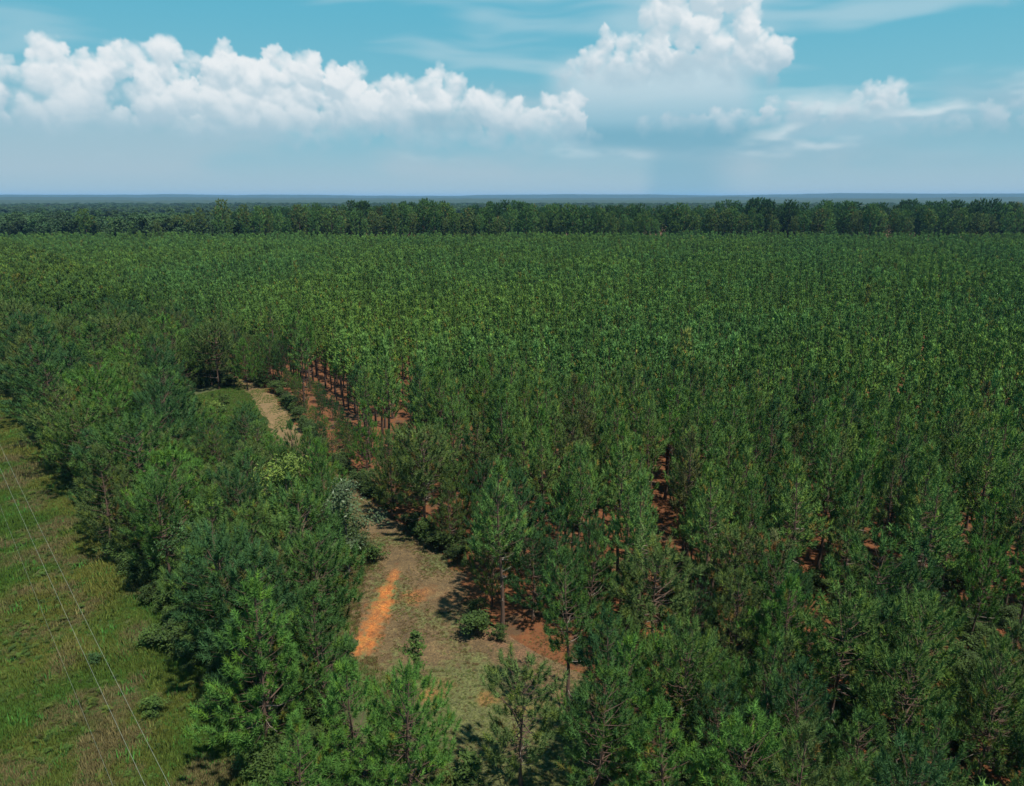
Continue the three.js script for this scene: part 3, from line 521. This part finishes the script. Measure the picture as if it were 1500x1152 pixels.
// belt further along the clearing
{
  const it = [];
  for (let k = 0; k < 2200; k++) { const z = -lerp(148, 460, Q()), x = lerp(Math.max(corrX(z), roadX(z) - 34), roadX(z) - 1, Q()); if (inView(x, z, 12) && free(x, z, 0.5)) it.push([x, z, lerp(0.75, 1.3, Q()), lerp(0.85, 1.2, Q())]); }
  mass('belt_woods', 'mixed dark trees far along the clearing', 'woods', [...FAROPEN, FAROPEN[0]], M.needles[1], M.bark, it, Q, greenTint);
}

// tall old pines behind the plantation
{
  const front = [], back = [];
  for (let x = -250; x < 350; x += x < -175 ? 7 : 3.4) front.push([x + (Q() - 0.5) * 3, -436 + (Q() - 0.5) * 30, lerp(0.70, 1.12, Math.sqrt(Q())) * (0.86 + 0.26 * vnoise(x * 0.05, 3, 71)) * (x < -175 ? 0.85 : 1)]);
  for (let k = 0; k < 800; k++) { const x = lerp(-175, 370, Q()); back.push([x, -lerp(445, 530, Q()), lerp(0.75, 1.1, Q()) * (0.86 + 0.24 * vnoise(x * 0.06, 9, 73)), lerp(0.8, 1.3, Q())]); }
  const kind = (m, what) => (x, z, H) => [m, M.bark, x, z, 26, H, `tall mature pine with ${what} crown in the front row behind the plantation`, 'pine tree', `tall far pines, ${what.replace(/^an? /, '')}`];
  const tallKinds = [kind(M.needles[0], 'a dark green'), kind(M.needles[1], 'a mid green'), kind(M.planted[1], 'a fresh green'), kind(M.needles[3], 'an olive green')];
  front.forEach(([x, z, s], i) => tree('mature_pine', MATURE[i % 6], ...tallKinds[Math.floor(Q() * 4)](x, z, 25 * s), Q() * 6.28, lerp(0.75, 1.35, Q())));
  mass('mature_pine_woods', 'deeper rows of the tall pine stand', 'woods', MATURE, M.needles[2], M.bark, back, Q, greenTint);
  const hw = []; for (let k = 0; k < 800; k++) { const z = -lerp(425, 900, Q() * Q()), x = lerp(-0.85, -0.37, Q()) * -z; hw.push([x, z, lerp(0.75, 1.5, Q()), lerp(0.7, 1.0, Q())]); }
  mass('far_broadleaf_woods', 'rounded leafy trees beside the tall pine stand', 'woods', FARBROAD, M.leafDark, M.barkGrey, hw, Q, greenTint);
  const fp = []; for (let k = 0; k < 15000; k++) { const z = -lerp(470, 1100, Math.sqrt(Q())), x = lerp(-0.82, -0.24, Q()) * -z; fp.push([x, z, lerp(0.7, 0.95, Q()), lerp(1.1, 1.5, Q())]); }
  mass('far_plantation', 'distant younger plantation left of the tall pines', 'pine plantation', FAR.slice(0, 3), M.needles[0], M.bark, fp, Q, greenTint);
  const fw = []; for (let k = 0; k < 9000; k++) { const z = -lerp(1100, 2600, Q()), x = lerp(-0.85, 0.85, Q()) * -z; fw.push([x, z, lerp(0.7, 1.25, Q()), lerp(1.3, 2.2, Q())]); }
  mass('distant_forest', 'distant forest reaching to the hills', 'forest', FARBROAD, M.leafDark, M.barkGrey, fw, Q, greenTint);
}

// ---------------------------------------------------------------- grass, weeds and undergrowth
function grassGeo(seed, n, h, spread, w) {
  const R = rng(seed), B = new Buf();
  for (let i = 0; i < n; i++) { const a = R() * 6.28, r = spread * Math.sqrt(R()), b = [Math.cos(a) * r, -0.02, Math.sin(a) * r], l = h * lerp(0.5, 1.2, R()), bend = lerp(0.1, 0.6, R()), a2 = R() * 6.28, f = 0.75 + 0.5 * R(), s = [Math.cos(a2 + 1.57) * w, 0, Math.sin(a2 + 1.57) * w]; B.tri(add(b, s), add(b, s, -1), [b[0] + Math.cos(a2) * l * bend, l, b[2] + Math.sin(a2) * l * bend], [f, f, f]); }
  return B.geo();
}
const GRASS = [0, 1, 2].map((i) => ({ crown: grassGeo(700 + i, 30, 0.20 + 0.07 * i, 0.3, 0.03) }));
const grassM = new THREE.MeshPhysicalMaterial({ color: lin(1, 1, 1), roughness: 0.8, vertexColors: true, side: THREE.DoubleSide, specularIntensity: 0.3 });
const grassTint = (x, z, R) => {
  const a = fbm(x * 0.11, z * 0.11, 3, 14), b = fbm(x * 0.35 + 9, z * 0.35, 3, 19), f = 0.75 + 0.5 * R();
  let k = mix3([0.054, 0.102, 0.015], [0.108, 0.116, 0.024], sstep(0.35, 0.65, a)); k = mix3(k, [0.135, 0.105, 0.05], sstep(0.48, 0.66, b) * 0.8); if (R() < 0.12) k = [0.05, 0.15, 0.025];
  return lin(k[0] * f, k[1] * f, k[2] * f);
};
{
  const it = [];
  for (let k = 0; k < 210000; k++) { const z = -lerp(24, 150, Math.pow(Q(), 1.3)), x = corrX(z) + 5 - Q() * 33; if (!inView(x, z, 3) || fbm(x * 0.5, z * 0.5, 2, 77) < 0.12) continue; it.push([x, z, lerp(0.6, 1.35, Q()) * (0.42 + 1.5 * Math.pow(fbm(x * 0.22, z * 0.22, 3, 78), 2) + (Q() < 0.02 ? 0.8 : 0)), 1]); }
  mass('clearing_grass', 'rough mottled grass and weeds under the power line', 'grass', GRASS, grassM, null, it, Q, grassTint);
  const wd = [];
  for (let k = 0; k < 5200; k++) { const z = -lerp(24, 150, Math.pow(Q(), 1.3)), x = corrX(z) + 1.0 - Q() * 28; if (inView(x, z, 3) && fbm(x * 0.16, z * 0.16, 3, 178) > 0.42) wd.push([x, z, lerp(0.08, 0.24, Q()), lerp(1.0, 1.6, Q())]); }
  mass('clearing_weeds', 'patches of low broadleaved weeds in the clearing grass', 'weeds', SHRUB, M.leaf, M.barkGrey, wd, Q, (x, z, R) => { const f = 0.6 + 0.7 * R(), b = R(); return b < 0.12 ? lin(1.5 * f, 0.8 * f, 1.3 * f) : lin(f * (1 + 0.7 * R()), f * 1.1, f); });
  const rd = [];
  for (let k = 0; k < 60000; k++) {
    const z = -lerp(26, 140, Q()), verge = sstep(-88, -96, z) * (1 - sstep(-114, -122, z)), s = lerp(-roadHalf(z) - 2.6 - 9 * verge, roadHalf(z) + 1.2 + 7 * sstep(-33, -38, z) * (1 - sstep(-44, -53, z)), Q()), x = roadX(z) + s / 0.85;
    const bare = s > -roadHalf(z) + 0.6 ? sstep(0.62, 0.42, fbm(x * 0.3, z * 0.22, 4, 91) + 0.06 + (z > -44 ? 0.2 : 0) - (z < -92 ? 0.1 : 0)) : 0.15;
    if (Q() < bare || CLAY.some(([cx, cz, rx, rz, w]) => w > 0.6 && Math.hypot((x - cx) / rx, (z - cz) / rz) < 0.75 + 0.4 * Q())) continue;
    rd.push([x, z, lerp(0.15, 0.42, Q()) + (s < -roadHalf(z) ? 0.3 : 0), 1]);
  }
  mass('track_grass', 'short grass growing on and beside the forest track', 'grass', GRASS, grassM, null, rd, Q, (x, z, R) => { const f = 0.7 + 0.5 * R(), v = z < -88 ? (R() < 0.3 ? [0.11, 0.12, 0.035] : [0.066, 0.135, 0.02]) : R() < (z > -44 ? 0.3 : 0.75) ? [0.135, 0.095, 0.042] : [0.088, 0.13, 0.028]; return lin(v[0] * f, v[1] * f, v[2] * f); });
  const ug = [];
  for (let k = 0; k < 2600; k++) {
    const z = -lerp(26, 160, Q()), c = corrX(z), r = roadX(z), q = Q(), x = q < 0.16 ? c + lerp(-0.5, 3.5, Q()) : q < 0.75 ? lerp(c, r - 3, Q()) : r + (Q() < 0.6 ? -1 : 1) * (roadHalf(z) + lerp(0.3, 2, Q()));
    if (!inView(x, z, 3) || inLane(x, z) || inSight(x, z) || (z < -88 && z > -122 && roadSide(x, z) > -14 && roadSide(x, z) < 2 && (roadSide(x, z) > -5 || Q() < 0.6)) || CLAY.some(([cx, cz, rx]) => Math.hypot(x - cx, z - cz) < rx + 1.4)) continue; ug.push([x, z, lerp(0.35, 1.15, Q()), lerp(0.9, 1.4, Q())]);
  }
  for (let k = 0; k < 1500; k++) { const z = -lerp(24, 58, Q()), x = roadX(z) + roadHalf(z) + 2 + Q() * 45; if (inView(x, z, 4) && !inLane(x, z) && !inSight(x, z) && roadSide(x, z) > 11 - 6 * sstep(-40, -30, z)) ug.push([x, z, lerp(0.3, 0.95, Q()), lerp(0.9, 1.5, Q())]); }
  mass('undergrowth', 'low leafy undergrowth along the clearing and the track', 'undergrowth', SHRUB, M.leaf, M.barkGrey, ug, Q, (x, z, R) => { const f = 0.4 + 0.5 * R(); return lin(f, f, f); });
}
// shrubs standing free in the clearing and on the verge
const SH = rng(333);
for (const [x, z, H, label, m] of [
  [-60.5, -91, 2.6, 'light green shrub at the corner where the clearing meets the dark pines', 'leaf'], [-57, -86, 2.2, 'low leafy shrub beside the light green corner shrub', 'leaf'],
  [-42.5, -100, 3.0, 'tall bright shrub on the grass verge by the sandy track', 'leaf'], [-45.5, -105, 2.4, 'spreading yellow green shrub on the grass verge', 'leafYellow'], [-38, -95.5, 2.0, 'small round shrub at the near end of the grass verge', 'leaf'],
  [-29.5, -44.5, 0.9, 'dark low bush alone in the open clearing grass', 'leafDark'], [-22.8, -39.2, 1.3, 'weedy bush at the foot of the shaded clearing edge', 'leaf'], [-26.5, -46.6, 1.6, 'green bush leaning out of the tree line into the clearing', 'leaf'],
]) tree('shrub', SHRUB[Math.floor(SH() * 4)], M[m], M.barkGrey, x, z, 1.8, H, label, 'shrub', null, SH() * 6.28, 1.2);

// ---------------------------------------------------------------- power line: two poles outside the frame carry the conductors across it
const DIR = [-0.646, -0.763], NRM = [0.763, -0.646], A0 = [1.6, -5.9], SPAN = 103;
const poleAt = (t) => [A0[0] + DIR[0] * t, A0[1] + DIR[1] * t];
const wireM = std([0.28, 0.29, 0.22], 0.45, { metalness: 0.3 }), poleM = std([0.13, 0.10, 0.075], 0.95), insM = std([0.35, 0.30, 0.26], 0.35);
const OFF = [0, -0.75, -1.75];
for (const [k, t] of [0, SPAN].entries()) {
  const [px, pz] = poleAt(t), g = new THREE.Group(); g.name = numbered('utility_pole'); g.position.set(px, 0, pz); g.rotation.y = Math.atan2(NRM[0], NRM[1]) - Math.PI / 2;
  const mk = (n, ge, m) => { const o = new THREE.Mesh(ge, m); o.name = n; g.add(o); return o; };
  mk('pole', tube([[-0.9, -0.3, 0], [-0.9, 5, 0], [-0.9, 10.6, 0]], [0.17, 0.15, 0.12], 10), poleM);
  mk('crossarm', new THREE.BoxGeometry(2.4, 0.12, 0.1).translate(-0.88, 9.75, 0), poleM);
  for (const o of OFF) mk('insulator', new THREE.LatheGeometry([[0, 0], [0.05, 0], [0.07, 0.04], [0.04, 0.08], [0.06, 0.12], [0.03, 0.17], [0, 0.18]].map(([a, b]) => new THREE.Vector2(a, b)), 10).translate(o, 9.8, 0), insM);
  g.userData = { label: k ? 'wooden power pole with crossarm further along the clearing' : 'wooden power pole with crossarm under the viewpoint', category: 'utility pole' }; scene.add(g); shade(g);
}
OFF.forEach((o, i) => {
  const pts = [], rad = [];
  for (let s = 0; s <= 60; s++) { const t = s / 60, [x, z] = poleAt(t * SPAN); pts.push([x + NRM[0] * o, 9.97 - 4 * 1.4 * t * (1 - t), z + NRM[1] * o]); rad.push(i === 2 ? 0.004 : 0.007); }
  const m = new THREE.Mesh(tube(pts, rad, 6), wireM); m.name = numbered('power_cable');
  m.userData = { label: ['bright power cable nearest the trees', 'bright power cable in the middle of the three', 'thin power cable farthest from the trees'][i], category: 'cable' }; scene.add(m); shade(m);
});

renderer.render(scene, camera);
